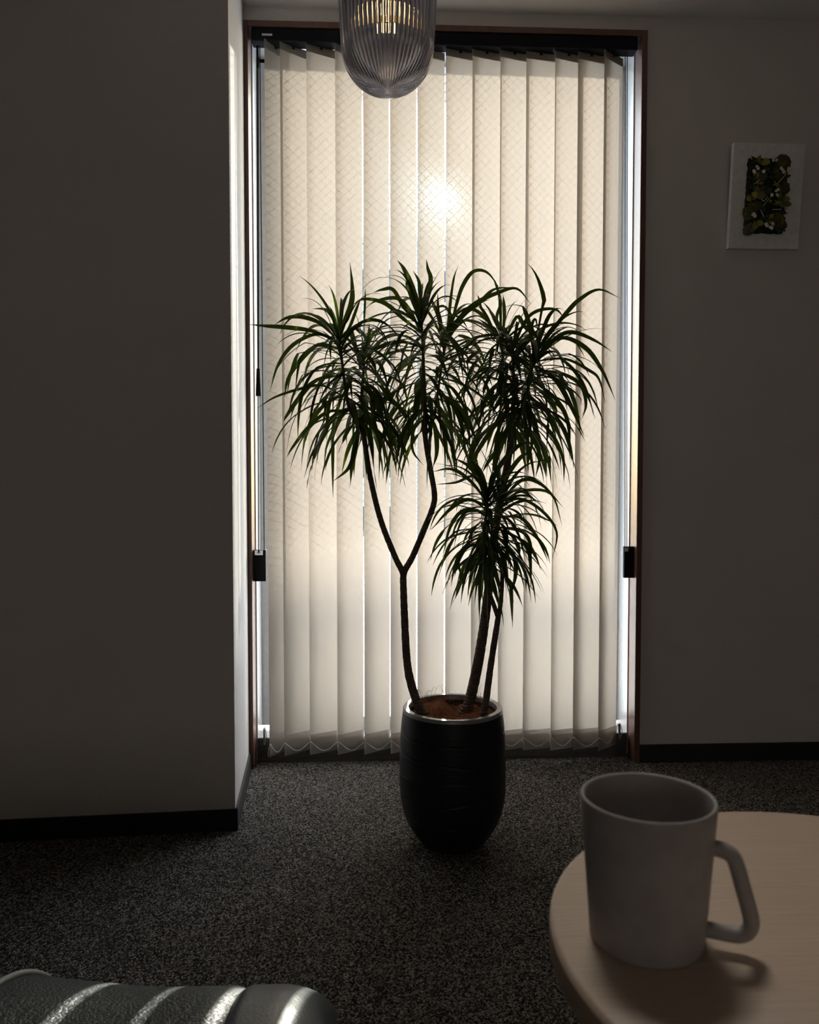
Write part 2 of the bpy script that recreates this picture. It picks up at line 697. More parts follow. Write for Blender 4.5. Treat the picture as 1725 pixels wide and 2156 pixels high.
# ------------------------------------------------------------------ vertical blind
blind = thing('vertical_blind', 'cream cloth vertical blind closed across the tall window', 'blind', (0.24, 2.69, 2.34))
bm = B()
box(bm, -0.384, 0.868, 2.653, 2.702, 2.356, 2.3975, bev=0.004)
box(bm, -0.380, 0.864, 2.700, 2.718, 2.370, 2.395)
obj('headrail', bm, M_BLACK, blind)
hr = blind.children[0]
bm = B()
p0, p1 = at(551.5, 70.5, 2.653), at(573.5, 75.5, 2.653)
box(bm, p0.x, p1.x, 2.6522, 2.6535, p1.z, p0.z)
obj('label_plate', bm, M_WHITEP, hr, label='small white label plate')
SW = 0.1030
SLATS = [(-0.3105, 53.5), (-0.2526, 37.7), (-0.1638, 26.9), (-0.0747, 33.6), (0.0146, 34.0), (0.1031, 31.0),
         (0.1943, 26.2), (0.2903, 17.5), (0.3777, 17), (0.4690, 17), (0.5562, 12), (0.6487, 18), (0.7246, 18),
         (0.7984, 38.5)]
ZB, ZT, YP = 0.041, 2.359, 2.688
rnd = random.Random(4)
near_pts = []
for i, (sx, deg) in enumerate(SLATS):
    a = rad(deg)
    dx, dy = math.cos(a), math.sin(a)
    nx, ny = -math.sin(a), math.cos(a)
    bow = 0.0012

    def sp(t, z, off=0.0):
        """point across the slat, t from -1 (near edge) to 1 (far edge)"""
        b = bow * (1 - t * t) + off
        return Vector((sx + dx * SW / 2 * t + nx * b, YP + dy * SW / 2 * t + ny * b, z))
    bm = B()
    nu, nz = 8, 24
    g = [[bm.verts.new(sp(-1 + 2 * u / nu, ZB + (ZT - ZB) * k / nz)) for u in range(nu + 1)] for k in range(nz + 1)]
    for k in range(nz):
        for u in range(nu):
            bm.faces.new((g[k][u], g[k][u + 1], g[k + 1][u + 1], g[k + 1][u]))
    so = obj('slat', bm, M_SLAT, blind, smooth=True)
    # the doubled hem at the top, the weight pocket at the foot
    bm = B()
    for o_ in (-0.0012, 0.0010):
        r0 = [bm.verts.new(sp(-1 + 2 * u / nu, ZT - 0.026, o_)) for u in range(nu + 1)]
        r1 = [bm.verts.new(sp(-1 + 2 * u / nu, ZT + 0.0005, o_)) for u in range(nu + 1)]
        for u in range(nu):
            bm.faces.new((r0[u], r0[u + 1], r1[u + 1], r1[u]))
    obj('top_hem', bm, M_HEMT, so, smooth=True)
    bm = B()
    prof = [(-0.0008, ZB + 0.067), (-0.0030, ZB + 0.062), (-0.0032, ZB + 0.004), (-0.0008, ZB)]
    rows = [[bm.verts.new(sp(-1 + 2 * u / nu, z, o_)) for u in range(nu + 1)] for o_, z in prof]
    for r0, r1 in zip(rows, rows[1:]):
        for u in range(nu):
            bm.faces.new((r0[u], r0[u + 1], r1[u + 1], r1[u]))
    obj('weight_pocket', bm, M_HEM, so, smooth=True)
    bm = B()
    MX = Matrix(((dx, nx, 0, sx), (dy, ny, 0, YP), (0, 0, 1, 0), (0, 0, 0, 1)))
    box(bm, -SW / 2 + 0.004, SW / 2 - 0.004, -0.0013, -0.0003, ZB + 0.006, ZB + 0.052, MX)
    obj('weight', bm, M_PLATE, so)
    bm = B()
    box(bm, -0.004, 0.004, -0.003, 0.003, ZT - 0.010, ZT + 0.0, MX)
    tube(bm, [(sx, YP, ZT - 0.004), (sx, YP, 2.358)], 0.0022, 8)
    tube(bm, [(sx, YP - 0.004, ZT - 0.012), (sx, YP - 0.004, ZT + 0.004)], 0.0017, 6)
    obj('hanger', bm, M_BLACK, so)
    near_pts.append((sp(-1, ZB + 0.046, -0.004), sp(1, ZB + 0.046, 0.002)))
# the cord that links the slats along the foot
bm = B()
for i in range(len(near_pts)):
    a = near_pts[i][0]
    b = near_pts[i + 1][0] if i + 1 < len(near_pts) else near_pts[i][1]
    a = a + Vector((0, -0.002, 0))
    b = b + Vector((0, -0.002, 0))
    sag = 0.026 + 0.004 * rnd.random()
    P = []
    for k in range(13):
        t = k / 12
        s_ = math.sin(PI * t) ** 1.3
        P.append(a.lerp(b, t) + Vector((0, -0.006 * s_, -sag * s_)))
    tube(bm, P, 0.0013, 6)
a = near_pts[0][0]
tube(bm, smooth_path([a, a + Vector((-0.006, -0.002, -0.02)), a + Vector((-0.007, 0, -0.043))], 4), 0.0008, 6)
obj('linking_cord', bm, M_CORD, blind, smooth=True)
# control cords on the left side, with the tapered weight
yC = 2.672
bm = B()
for px0, px1, py1 in ((540.5, 544.5, 1164), (547.0, 556.5, 1160)):
    pa, pb = at(px0, 96, yC), at(px1, py1, yC)
    tube(bm, [pa, pb], 0.0015, 6)
obj('control_cord', bm, M_BLACK, blind)
bm = B()
pa, pb = at(543.2, 96, yC - 0.006), at(544.5, 776, yC - 0.006)
tube(bm, [pa, pb], 0.0021, 8)
obj('wand_cord', bm, M_BLACK, blind)
bm = B()
pa, pb = at(543.0, 100, yC - 0.006), at(543.4, 142, yC - 0.006)
tube(bm, [pa, pa.lerp(pb, 0.55), pa.lerp(pb, 0.6), pb], [0.0024, 0.0030, 0.0036, 0.0034], 10)
obj('cord_joint', bm, M_BLACK, blind)
bm = B()
pa, pb = at(543.8, 776, yC - 0.006), at(544.3, 834, yC - 0.006)
tube(bm, [pa, pa.lerp(pb, 0.02), pa.lerp(pb, 0.97), pb], [0.0050, 0.0056, 0.0088, 0.0082], 16)
obj('cord_weight', bm, M_BLACK, blind, smooth=True, angle=40)
bm = B()
for px0, px1 in ((1317.0, 1316.5), (1321.0, 1320.5)):
    tube(bm, [at(px0, 110, yC), at(px1, 1153, yC)], 0.0014, 6)
obj('control_cord', bm, M_BLACK, blind)


def cord_holder(xa, xb, za, zb, y0, y1, mirror):
    bm = B()
    box(bm, xa, xb, y0, y1, za, zb, bev=0.0012)
    h = obj('cord_holder', bm, M_BLACK, blind)
    bm = B()
    w = xb - xa
    xs, xe = (xa + 0.004, xa + w * 0.78) if not mirror else (xa + 0.002, xa + w * 0.42)
    box(bm, xs, xe, y0 - 0.0012, y0 + 0.002, zb - 0.017, zb - 0.001, bev=0.0006)
    br = obj('bracket', bm, M_STEEL, h)
    bm = B()
    xm = (xs + xe) / 2
    tube(bm, smooth_path([(xm - 0.005, y0 - 0.002, zb - 0.006), (xm - 0.003, y0 - 0.004, zb - 0.011),
                          (xm + 0.003, y0 - 0.004, zb - 0.010), (xm + 0.005, y0 - 0.002, zb - 0.004)], 4), 0.0012, 6)
    obj('hook', bm, M_WHITEP, h)


cord_holder(-0.3935, -0.3525, 0.620, 0.724, 2.678, 2.694, False)
cord_holder(0.8475, 0.8805, 0.6245, 0.7305, 2.676, 2.692, True)
# little guide clip at the foot of each stile
for xg, yg in ((0.8475, 2.712), (-0.366, 2.712)):
    bm = B()
    box(bm, xg - 0.004, xg + 0.004, yg - 0.004, yg + 0.010, 0.062, 0.118, bev=0.001)
    tube(bm, smooth_path([(xg + 0.005, yg - 0.004, 0.112), (xg + 0.008, yg - 0.006, 0.09), (xg + 0.004, yg - 0.006, 0.07)], 4), 0.0012, 6)
    obj('latch_clip', bm, M_STEEL, win)

# ------------------------------------------------------------------ potted plant
PXc, PYc = 0.209, 2.09
plant = thing('potted_plant', 'tall narrow-leaved dragon plant in a black carved pot before the window', 'plant', (PXc, PYc, 0))
prof = [(0.0, 0.0), (0.074, 0.0), (0.082, 0.006), (0.096, 0.022), (0.112, 0.046), (0.124, 0.070), (0.132, 0.095),
        (0.1375, 0.125), (0.1395, 0.16), (0.1395, 0.21), (0.1380, 0.26), (0.1355, 0.31), (0.1305, 0.352)]


def refine(pr, n):
    out = []
    for (r0, z0), (r1, z1) in zip(pr, pr[1:]):
        for k in range(n):
            t = k / n
            out.append((r0 + (r1 - r0) * t, z0 + (z1 - z0) * t))
    out.append(pr[-1])
    return out


outer = [(p.x, p.z) for p in smooth_path([(r, 0, z) for r, z in prof[1:]], 5)]
COURSES = [0.045, 0.096, 0.146, 0.197, 0.246, 0.300]
prng = random.Random(11)
SEAMS = [[prng.uniform(0, 2 * PI) for _ in range(4)] for _ in range(len(COURSES) + 1)]


def pot_r(r, z, a, i):
    # carved joints between the courses, wavering a little round the pot, and upright joints in each course
    d = 0.0
    for k, zc in enumerate(COURSES):
        q = zc + 0.006 * math.sin(a * 2 + k * 1.7) + 0.003 * math.sin(a * 5 + k)
        d = max(d, math.exp(-((z - q) / 0.0016) ** 2))
    return r - 0.0017 * d


dense = []
for (r0, z0), (r1, z1) in zip(outer, outer[1:]):
    n_ = max(1, int((z1 - z0) / 0.0018))
    for k in range(n_):
        t = k / n_
        dense.append((r0 + (r1 - r0) * t, z0 + (z1 - z0) * t))
dense.append(outer[-1])
bm = B()
lathe(bm, [(0, 0.0)] + dense + [(0.1200, 0.352), (0.117, 0.33), (0.115, 0.20), (0, 0.20)], (PXc, PYc), 144,
      rfun=lambda r, z, a, i: pot_r(r, z, a, i) if 0 < i <= len(dense) else r)
pot = obj('pot', bm, M_POT, plant, smooth=True, angle=50)
bm = B()
lathe(bm, [(0.1305, 0.3515), (0.1300, 0.3590), (0.1285, 0.3615), (0.1160, 0.3615), (0.1148, 0.3600), (0.1145, 0.3480)],
      (PXc, PYc), 128)
obj('rim', bm, M_RIM, pot, smooth=True, label='polished grey pot rim', angle=40)
# coconut fibre mulch: a lumpy mound and the loose fibres on it
rnd = random.Random(7)


def mulch_z(x, y):
    p = Vector((x * 18, y * 18, 3.1))
    h = 0.339 + 0.012 * noise.noise(p) + 0.004 * noise.noise(p * 4)
    h += 0.024 * math.exp(-(((x - (PXc - 0.035)) / 0.045) ** 2 + ((y - (PYc + 0.045)) / 0.04) ** 2))
    h += 0.012 * math.exp(-(((x - (PXc + 0.06)) / 0.04) ** 2 + ((y - (PYc - 0.01)) / 0.05) ** 2))
    h -= 0.03 * math.exp(-(((x - (PXc + 0.012)) / 0.022) ** 2 + ((y - (PYc + 0.06)) / 0.035) ** 2))
    return h


bm = B()
rr = [0, .012, .024, .036, .048, .060, .072, .084, .096, .108, .1155]
rings = []
for r in rr:
    if r == 0:
        rings.append([bm.verts.new((PXc, PYc, mulch_z(PXc, PYc)))])
    else:
        rings.append([])
        for k in range(72):
            a = 2 * PI * k / 72
            x, y = PXc + r * math.cos(a), PYc + r * math.sin(a)
            rings[-1].append(bm.verts.new((x, y, mulch_z(x, y) - (0.012 if r > 0.11 else 0))))
for k in range(72):
    bm.faces.new((rings[0][0], rings[1][k], rings[1][(k + 1) % 72]))
for a, b in zip(rings[1:], rings[2:]):
    for k in range(72):
        bm.faces.new((a[k], b[k], b[(k + 1) % 72], a[(k + 1) % 72]))
for _ in range(900):
    r = 0.112 * math.sqrt(rnd.random())
    a = rnd.uniform(0, 2 * PI)
    x, y = PXc + r * math.cos(a), PYc + r * math.sin(a)
    th = rnd.uniform(0, 2 * PI)
    L = rnd.uniform(0.012, 0.04)
    curl = rnd.uniform(-60, 60)
    up = rnd.uniform(0.0, 0.008) if rnd.random() < 0.90 else rnd.uniform(0.014, 0.050)
    P = []
    for k in range(7):
        t = k / 6
        q = (x - PXc) ** 2 + (y - PYc) ** 2
        P.append(Vector((x, y, mulch_z(x, y) + 0.001 + up * math.sin(PI * t * (1.0 if up < 0.012 else 0.62)))))
        x += math.cos(th) * L / 6
        y += math.sin(th) * L / 6
        th += curl * L / 6
        if up < 0.012 and (x - PXc) ** 2 + (y - PYc) ** 2 > 0.114 ** 2:
            break
    if len(P) > 2:
        tube(bm, P, rnd.uniform(0.00022, 0.00045), 4, cap=False)
mu = obj('coconut_mulch', bm, M_COIR, plant, smooth=True, label='brown coconut fibre mulch')
mu['kind'] = 'stuff'


# stems
def stem(paths, name='stem'):
    bm = B()
    for P, r0, r1 in paths:
        Q = smooth_path(P, 10)
        n = len(Q)
        rs = []
        acc = 0.0
        for k, q in enumerate(Q):
            if k:
                acc += (q - Q[k - 1]).length
            rs.append((r0 + (r1 - r0) * k / (n - 1)) * (1 + 0.035 * math.sin(acc * 900)))
        # finer resampling so that the leaf scars ring the stem
        tube(bm, Q, rs, 12)
    return obj(name, bm, M_BARK, plant, smooth=True)


Y0 = PYc
stem_l = [([at(896, 1508, 2.05), at(884, 1492, 2.055), at(866, 1440, 2.07), at(857, 1390, 2.08), at(852, 1300, 2.085), at(849, 1215, 2.085)], .0128, .0088),
          ([at(849, 1225, 2.085), at(848, 1205, 2.085), at(831, 1170, 2.08), at(802, 1095, 2.07), at(781, 1010, 2.07), at(768, 930, 2.075), at(763, 880, 2.085)], .0085, .0062),
          ([at(849, 1225, 2.085), at(852, 1203, 2.088), at(870, 1170, 2.095), at(893, 1115, 2.10), at(911, 1070, 2.10), at(915, 1040, 2.10), at(906, 985, 2.10), at(897, 930, 2.095), at(892, 885, 2.09)], .0085, .0066),
          ([at(763, 890, 2.085), at(762, 833, 2.11), at(765, 790, 2.13), at(767, 752, 2.14)], .0050, .0030),
          ([at(763, 910, 2.08), at(748, 885, 2.065), at(733, 850, 2.045), at(725, 800, 2.03), at(719, 750, 2.02), at(713, 712, 2.02)], .0048, .0030),
          ([at(897, 920, 2.095), at(896, 860, 2.095), at(893, 790, 2.09), at(890, 720, 2.09), at(887, 665, 2.09)], .0050, .0030),
          ([at(898, 912, 2.095), at(908, 896, 2.11), at(916, 870, 2.14), at(926, 800, 2.17), at(938, 725, 2.18)], .0045, .0030)]
stem(stem_l)
stem_m = [([at(976, 1505, 2.10), at(988, 1480, 2.105), at(1006, 1400, 2.12), at(1019, 1320, 2.13), at(1029, 1240, 2.14), at(1040, 1140, 2.15), at(1056, 1040, 2.155), at(1070, 970, 2.155), at(1078, 900, 2.15)], .0155, .0085),
          ([at(1076, 920, 2.15), at(1082, 850, 2.15), at(1082, 790, 2.14), at(1078, 735, 2.13)], .0055, .0032),
          ([at(1077, 915, 2.15), at(1066, 860, 2.18), at(1060, 790, 2.20), at(1056, 715, 2.21)], .0050, .0030),
          ([at(1077, 910, 2.15), at(1096, 870, 2.12), at(1112, 820, 2.08), at(1124, 760, 2.06)], .0052, .0032)]
stem(stem_m)
stem_r = [([at(1018, 1508, 2.04), at(1023, 1480, 2.045), at(1033, 1405, 2.06), at(1043, 1340, 2.07), at(1050, 1295, 2.07)], .0098, .0070),
          ([at(1049, 1300, 2.07), at(1038, 1268, 2.062), at(1026, 1235, 2.055), at(1021, 1195, 2.05), at(1020, 1140, 2.045), at(1024, 1080, 2.04), at(1028, 1045, 2.04)], .0062, .0034),
          ([at(1050, 1300, 2.07), at(1055, 1265, 2.075), at(1058, 1215, 2.08), at(1055, 1190, 2.08), at(1048, 1175, 2.085), at(1044, 1140, 2.095), at(1050, 1090, 2.10), at(1054, 1050, 2.105)], .0062, .0034)]
stem(stem_r)


# leaves
def leaf_strip(bm, P, w, face):
    """a strap leaf along the points P: narrow foot, widest past the middle, drawn to a point, folded along its midrib"""
    n = len(P)
    tan, _ = frames(P)
    rows = []
    for k, (p, t) in enumerate(zip(P, tan)):
        u = k / (n - 1)
        prof = (0.42 + 0.58 * min(1, u / 0.42) ** 0.8) * (1 - max(0, (u - 0.5) / 0.5) ** 1.6)
        ww = max(0.0003, w / 2 * prof)
        side = t.cross(face)
        if side.length < 1e-4:
            side = Vector((1, 0, 0))
        side.normalize()
        nrm = side.cross(t).normalized()
        fold = 0.28 * ww
        rows.append((bm.verts.new(p - side * ww + nrm * fold), bm.verts.new(p), bm.verts.new(p + side * ww + nrm * fold)))
    for a, b in zip(rows, rows[1:]):
        bm.faces.new((a[0], a[1], b[1], b[0]))
        bm.faces.new((a[1], a[2], b[2], b[1]))


def grow(base, d, L, droop, rng, n=14):
    P = [base.copy()]
    d = d.normalized()
    ds = L / n
    wob = Vector((rng.uniform(-1, 1), rng.uniform(-1, 1), 0)) * 0.9
    kink, kk = rng.randrange(4, n), Vector((rng.uniform(-1, 1), rng.uniform(-1, 1), rng.uniform(-1.2, 0.4))) * rng.choice((0, 0.25, 0.55))
    ph, am = rng.uniform(0, 6.3), rng.uniform(0.0, 2.2)
    for k in range(n):
        u = k / n
        side = Vector((-d.y, d.x, 0))
        d = (d + Vector((0, 0, -1)) * droop * ds * (0.35 + 1.9 * u) + wob * ds + side * (am * ds * math.sin(ph + 7 * u))).normalized()
        if k == kink:
            d = (d + kk).normalized()
        P.append(P[-1] + d * ds)
    return P


def tuft(axis, count, lmin, lmax, seed, heroes=(), up=68, low=-22, wide=0.0118, yspread=1.0):
    """a head of leaves round the last stretch of a stem (axis: points from low to tip)"""
    rng = random.Random(seed)
    bm = B()
    A = smooth_path(axis, 6)
    count = int(count * 1.5)
    for k in range(count):
        t = (k + rng.random()) / count
        f = t * (len(A) - 1)
        i = min(len(A) - 2, int(f))
        b = A[i].lerp(A[i + 1], f - i)
        az = k * 2.39996 + rng.uniform(-0.35, 0.35)
        el = rad(low + (up - low) * t ** 1.5 + rng.uniform(-20, 20))
        d = Vector((math.cos(az) * math.cos(el), yspread * math.sin(az) * math.cos(el), math.sin(el)))
        L = (rng.uniform(lmin, lmax) if rng.random() < 0.8 else rng.uniform(lmin * 0.6, lmin)) * 1.09 * (0.78 if t > 0.93 else 1.0)
        P = grow(b, d, L, rng.uniform(3.5, 13.0), rng)
        fc = Vector((rng.uniform(-.5, .5), rng.uniform(-.5, .5), 1)) - d * 0.2
        leaf_strip(bm, P, wide * rng.uniform(0.7, 1.1), fc.normalized())
    for H, y0, y1, w in heroes:
        m = len(H)
        Q = [at(x, y, y0 + (y1 - y0) * j / (m - 1)) for j, (x, y) in enumerate(H)]
        # flat side turned to the room
        leaf_strip(bm, smooth_path(Q, 5), w * 1.02, Vector((rng.uniform(-.3, .3), -1.0, 0.35)).normalized())
    return obj('leaf_tuft', bm, M_LEAF, plant, smooth=True)


tuft([at(745, 880, 2.06), at(727, 810, 2.035), at(719, 750, 2.02), at(713, 708, 2.02)], 64, .16, .25, 21, [
    ([(716, 712), (725, 680), (740, 640), (742, 605), (737, 552)], 2.02, 1.98, .0135),
    ([(713, 718), (655, 697), (602, 690), (560, 687), (523, 683)], 2.02, 1.90, .0125),
    ([(702, 706), (672, 680), (636, 668), (604, 670), (578, 684)], 2.02, 1.94, .0125),
    ([(716, 708), (700, 668), (684, 652), (658, 650)], 2.02, 2.08, .0105),
    ([(712, 722), (668, 704), (618, 726), (586, 768), (569, 822)], 2.02, 1.95, .010),
    ([(724, 836), (680, 812), (636, 818), (580, 836), (541, 860)], 2.03, 1.93, .0075),
    ([(722, 790), (668, 800), (632, 836), (606, 872), (597, 888)], 2.03, 1.96, .0115),
    ([(716, 735), (672, 726), (632, 760), (606, 800), (600, 836)], 2.02, 1.96, .0120),
    ([(735, 865), (690, 868), (650, 900), (618, 940), (604, 962)], 2.05, 1.98, .0110),
    ([(730, 860), (700, 880), (676, 930), (650, 970)], 2.05, 2.0, .012),
    ([(716, 716), (736, 690), (752, 648), (760, 628)], 2.02, 2.06, .0085),
])
tuft([at(763, 895, 2.08), at(762, 833, 2.11), at(765, 790, 2.13), at(767, 748, 2.14)], 54, .15, .23, 22, [
    ([(766, 760), (772, 730), (776, 705), (778, 680)], 2.14, 2.14, .009),
    ([(760, 880), (752, 920), (742, 975), (738, 1020)], 2.08, 2.02, .0135),
    ([(758, 900), (750, 940), (735, 985), (701, 1014)], 2.07, 2.00, .0115),
    ([(765, 870), (788, 900), (808, 940), (821, 996)], 2.09, 2.06, .0120),
    ([(764, 850), (800, 880), (830, 920), (842, 966)], 2.10, 2.16, .0115),
    ([(762, 780), (740, 700), (735, 690)], 2.13, 2.10, .013),
    ([(766, 770), (800, 720), (836, 705), (870, 716)], 2.13, 2.20, .010),
], up=62)
tuft([at(896, 880, 2.095), at(893, 790, 2.09), at(890, 720, 2.09), at(887, 662, 2.09)], 60, .16, .25, 23, [
    ([(887, 668), (880, 640), (864, 596), (850, 566), (837, 548)], 2.09, 2.06, .0150),
    ([(890, 664), (902, 624), (907, 588), (901, 566), (898, 546)], 2.09, 2.12, .0120),
    ([(887, 660), (885, 620), (882, 592), (870, 570)], 2.09, 2.14, .0100),
    ([(884, 672), (872, 640), (858, 600), (852, 590)], 2.09, 2.05, .0115),
    ([(886, 700), (862, 652), (836, 629), (800, 632), (776, 641)], 2.09, 2.16, .0125),
    ([(886, 690), (852, 650), (828, 611), (806, 610), (786, 616)], 2.09, 2.05, .0115),
    ([(886, 700), (850, 672), (812, 640), (768, 630), (742, 642)], 2.09, 2.02, .0120),
    ([(888, 730), (840, 720), (790, 736), (752, 770)], 2.09, 2.00, .0115),
    ([(896, 860), (930, 890), (938, 930), (944, 975)], 2.09, 2.03, .0125),
    ([(893, 880), (870, 910), (870, 950), (892, 980)], 2.09, 2.05, .0075),
    ([(898, 870), (916, 900), (920, 950), (912, 985)], 2.09, 2.03, .0125),
])
tuft([at(914, 875, 2.13), at(924, 810, 2.165), at(933, 755, 2.175), at(940, 716, 2.18)], 52, .16, .24, 24, [
    ([(950, 690), (962, 640), (976, 600), (998, 572), (1026, 574), (1052, 606)], 2.18, 2.14, .0120),
    ([(946, 700), (968, 668), (1000, 640), (1046, 618), (1088, 608), (1118, 640)], 2.18, 2.10, .0125),
    ([(944, 690), (975, 664), (1008, 640), (1040, 610), (1085, 605)], 2.18, 2.22, .0115),
    ([(936, 700), (950, 670), (934, 645), (908, 655)], 2.18, 2.09, .0100),
    ([(926, 830), (954, 850), (972, 890), (978, 950)], 2.16, 2.06, .0125),
])
tuft([at(1070, 890, 2.17), at(1062, 800, 2.20), at(1058, 750, 2.21), at(1056, 712, 2.21)], 56, .16, .24, 25, [
    ([(1057, 720), (1046, 670), (1054, 640), (1044, 598), (1034, 580)], 2.21, 2.20, .0095),
    ([(1057, 716), (1062, 670), (1061, 640), (1060, 622)], 2.21, 2.24, .0105),
    ([(1056, 720), (1020, 668), (984, 650), (950, 672)], 2.21, 2.14, .0115),
    ([(1058, 730), (1088, 668), (1106, 690), (1140, 720)], 2.21, 2.16, .0115),
])
tuft([at(1077, 900, 2.15), at(1082, 850, 2.15), at(1082, 790, 2.14), at(1078, 730, 2.13)], 60, .16, .25, 26, [
    ([(1080, 740), (1104, 680), (1132, 655), (1170, 652), (1190, 672)], 2.13, 2.08, .0100),
    ([(1078, 870), (1040, 900), (1000, 960), (974, 1000)], 2.15, 2.06, .0125),
    ([(1082, 880), (1120, 920), (1136, 960), (1128, 1005)], 2.15, 2.08, .0130),
    ([(1076, 890), (1060, 930), (1030, 970), (1016, 995)], 2.15, 2.10, .0120),
    ([(1084, 860), (1150, 900), (1184, 960), (1188, 1016)], 2.15, 2.10, .0110),
])
tuft([at(1098, 868, 2.12), at(1112, 820, 2.085), at(1120, 780, 2.065), at(1126, 750, 2.06)], 58, .17, .25, 27, [
    ([(1136, 735), (1160, 700), (1194, 658), (1222, 630), (1262, 610), (1308, 629)], 2.06, 1.98, .0115),
    ([(1130, 748), (1170, 712), (1205, 700), (1250, 716), (1288, 740)], 2.06, 1.98, .0120),
    ([(1132, 752), (1180, 712), (1232, 732), (1268, 780), (1296, 842)], 2.06, 1.97, .0125),
    ([(1132, 760), (1190, 756), (1240, 780), (1262, 800), (1275, 850)], 2.06, 2.0, .0090),
    ([(1128, 770), (1170, 800), (1200, 850), (1231, 920)], 2.07, 1.99, .0130),
    ([(1128, 780), (1180, 786), (1222, 810), (1234, 850), (1226, 882)], 2.07, 2.03, .0110),
    ([(1120, 800), (1170, 840), (1196, 890), (1200, 968)], 2.08, 2.0, .0115),
    ([(1126, 750), (1134, 720), (1120, 690), (1128, 672), (1134, 710)], 2.06, 2.03, .008),
])
tuft([at(1022, 1185, 2.05), at(1021, 1130, 2.045), at(1024, 1080, 2.04), at(1029, 1040, 2.04)], 66, .13, .21, 28, [
    ([(1030, 1050), (1012, 1005), (985, 980), (955, 964)], 2.04, 1.97, .0110),
    ([(1026, 1056), (990, 1012), (950, 988), (912, 993)], 2.04, 2.08, .0095),
    ([(1026, 1066), (985, 1052), (948, 1072), (908, 1116)], 2.04, 1.96, .0105),
    ([(1024, 1080), (978, 1074), (948, 1110), (932, 1176)], 2.04, 1.98, .0095),
    ([(1024, 1050), (1000, 1004), (960, 1016), (918, 1020)], 2.04, 2.10, .0075),
    ([(1022, 1150), (985, 1150), (965, 1180), (978, 1235)], 2.05, 2.0, .0100),
    ([(1022, 1170), (1030, 1200), (1038, 1230)], 2.05, 2.0, .013),
    ([(1030, 1040), (1050, 985), (1090, 940), (1120, 930)], 2.04, 2.0, .0125),
], up=70, low=-30)
tuft([at(1046, 1160, 2.09), at(1046, 1120, 2.10), at(1050, 1085, 2.10), at(1055, 1045, 2.105)], 56, .13, .20, 29, [
    ([(1052, 1070), (1092, 1050), (1140, 1075), (1172, 1120), (1164, 1176)], 2.10, 2.02, .0095),
    ([(1052, 1060), (1098, 1012), (1140, 1020), (1186, 1068)], 2.10, 2.04, .0105),
    ([(1050, 1090), (1096, 1090), (1130, 1130), (1150, 1172)], 2.10, 2.05, .0100),
    ([(1048, 1130), (1082, 1170), (1086, 1210), (1076, 1254)], 2.09, 2.02, .0125),
    ([(1054, 1050), (1070, 1000), (1100, 960), (1124, 955)], 2.10, 2.14, .0120),
    ([(1054, 1060), (1100, 1034), (1160, 1040), (1184, 1106)], 2.10, 2.15, .0085),
    ([(1048, 1110), (1100, 1120), (1118, 1150), (1116, 1184)], 2.10, 2.06, .0095),
], up=66, low=-30)

# ------------------------------------------------------------------ pendant lamp
LX, LY = 0.031, 1.60
LZ = at(816, 197, LY).z                       # foot of the glass
pend = thing('pendant_lamp', 'smoked ribbed glass pendant lamp hanging from the ceiling, lit', 'lamp', (LX, LY, CEIL))
RG = 0.0945
TOPZ = LZ + 0.285
nr = 60
pr = []
for k in range(25):
    a = PI / 2 * k / 24
    pr.append((0.0885 * math.sin(a) ** 0.92, LZ + 0.092 - 0.092 * math.cos(a) ** 1.0))
for k in range(1, 11):
    t = k / 10
    pr.append((0.0885 + (RG - 0.0885) * math.sin(t * PI / 2), LZ + 0.092 + 0.135 * t))
for k in range(1, 11):
    a = PI / 2 * k / 10
    pr.append((0.022 + (RG - 0.022) * math.cos(a), LZ + 0.227 + 0.058 * math.sin(a)))
no = len(pr)
inner = [(max(0.0, r - 0.0042), z + 0.0042 * (1 if z < LZ + 0.08 else 0) - 0.004 * (1 if z > LZ + 0.24 else 0)) for r, z in reversed(pr)]
inner[-1] = (0.0, LZ + 0.0045)
pr[0] = (0.0, LZ)


def ribbed(r, z, a, i):
    q = min(1, r / 0.035) * (abs(math.cos(a * nr / 2)) - 0.5)
    return r + 0.0040 * q if i < no else r - 0.0016 * q


bm = B()
lathe(bm, pr + inner, (LX, LY), nr * 10, rfun=ribbed)
obj('glass_shade', bm, M_SMOKE, pend, smooth=True)
bm = B()
lathe(bm, [(0, TOPZ - 0.07), (0.017, TOPZ - 0.07), (0.017, TOPZ - 0.01), (0.026, TOPZ - 0.004), (0.026, TOPZ + 0.014),
           (0.012, TOPZ + 0.03), (0.004, TOPZ + 0.032), (0, TOPZ + 0.032)], (LX, LY), 32)
obj('socket', bm, M_BLACK, pend, smooth=True, angle=35)
bm = B()
tube(bm, [(LX, LY, TOPZ + 0.03), (LX, LY, CEIL - 0.02)], 0.003, 8)
obj('cord', bm, M_BLACK, pend)
bm = B()
lathe(bm, [(0, CEIL - 0.025), (0.03, CEIL - 0.025), (0.045, CEIL - 0.015), (0.045, CEIL), (0, CEIL)], (LX, LY), 32)
obj('ceiling_rose', bm, M_BLACK, pend, smooth=True, angle=35)
BZ = at(812, 38, LY).z
bm = B()
lathe(bm, [(0, BZ - 0.030), (0.010, BZ - 0.029), (0.019, BZ - 0.018), (0.022, BZ), (0.020, BZ + 0.03), (0.014, BZ + 0.05),
           (0.013, TOPZ - 0.07)], (LX - 0.003, LY), 32)
bulb = obj('bulb', bm, M_BULB, pend, smooth=True)
bm = B()
for k in range(5):
    z = BZ - 0.008 + 0.0052 * k
    for j in range(7):
        a = 2 * PI * j / 7 + 0.2 * k
        bmesh.ops.create_icosphere(bm, subdivisions=1, radius=0.0020, matrix=Matrix.Translation(
            (LX - 0.003 + 0.0046 * math.cos(a), LY + 0.0046 * math.sin(a), z)))
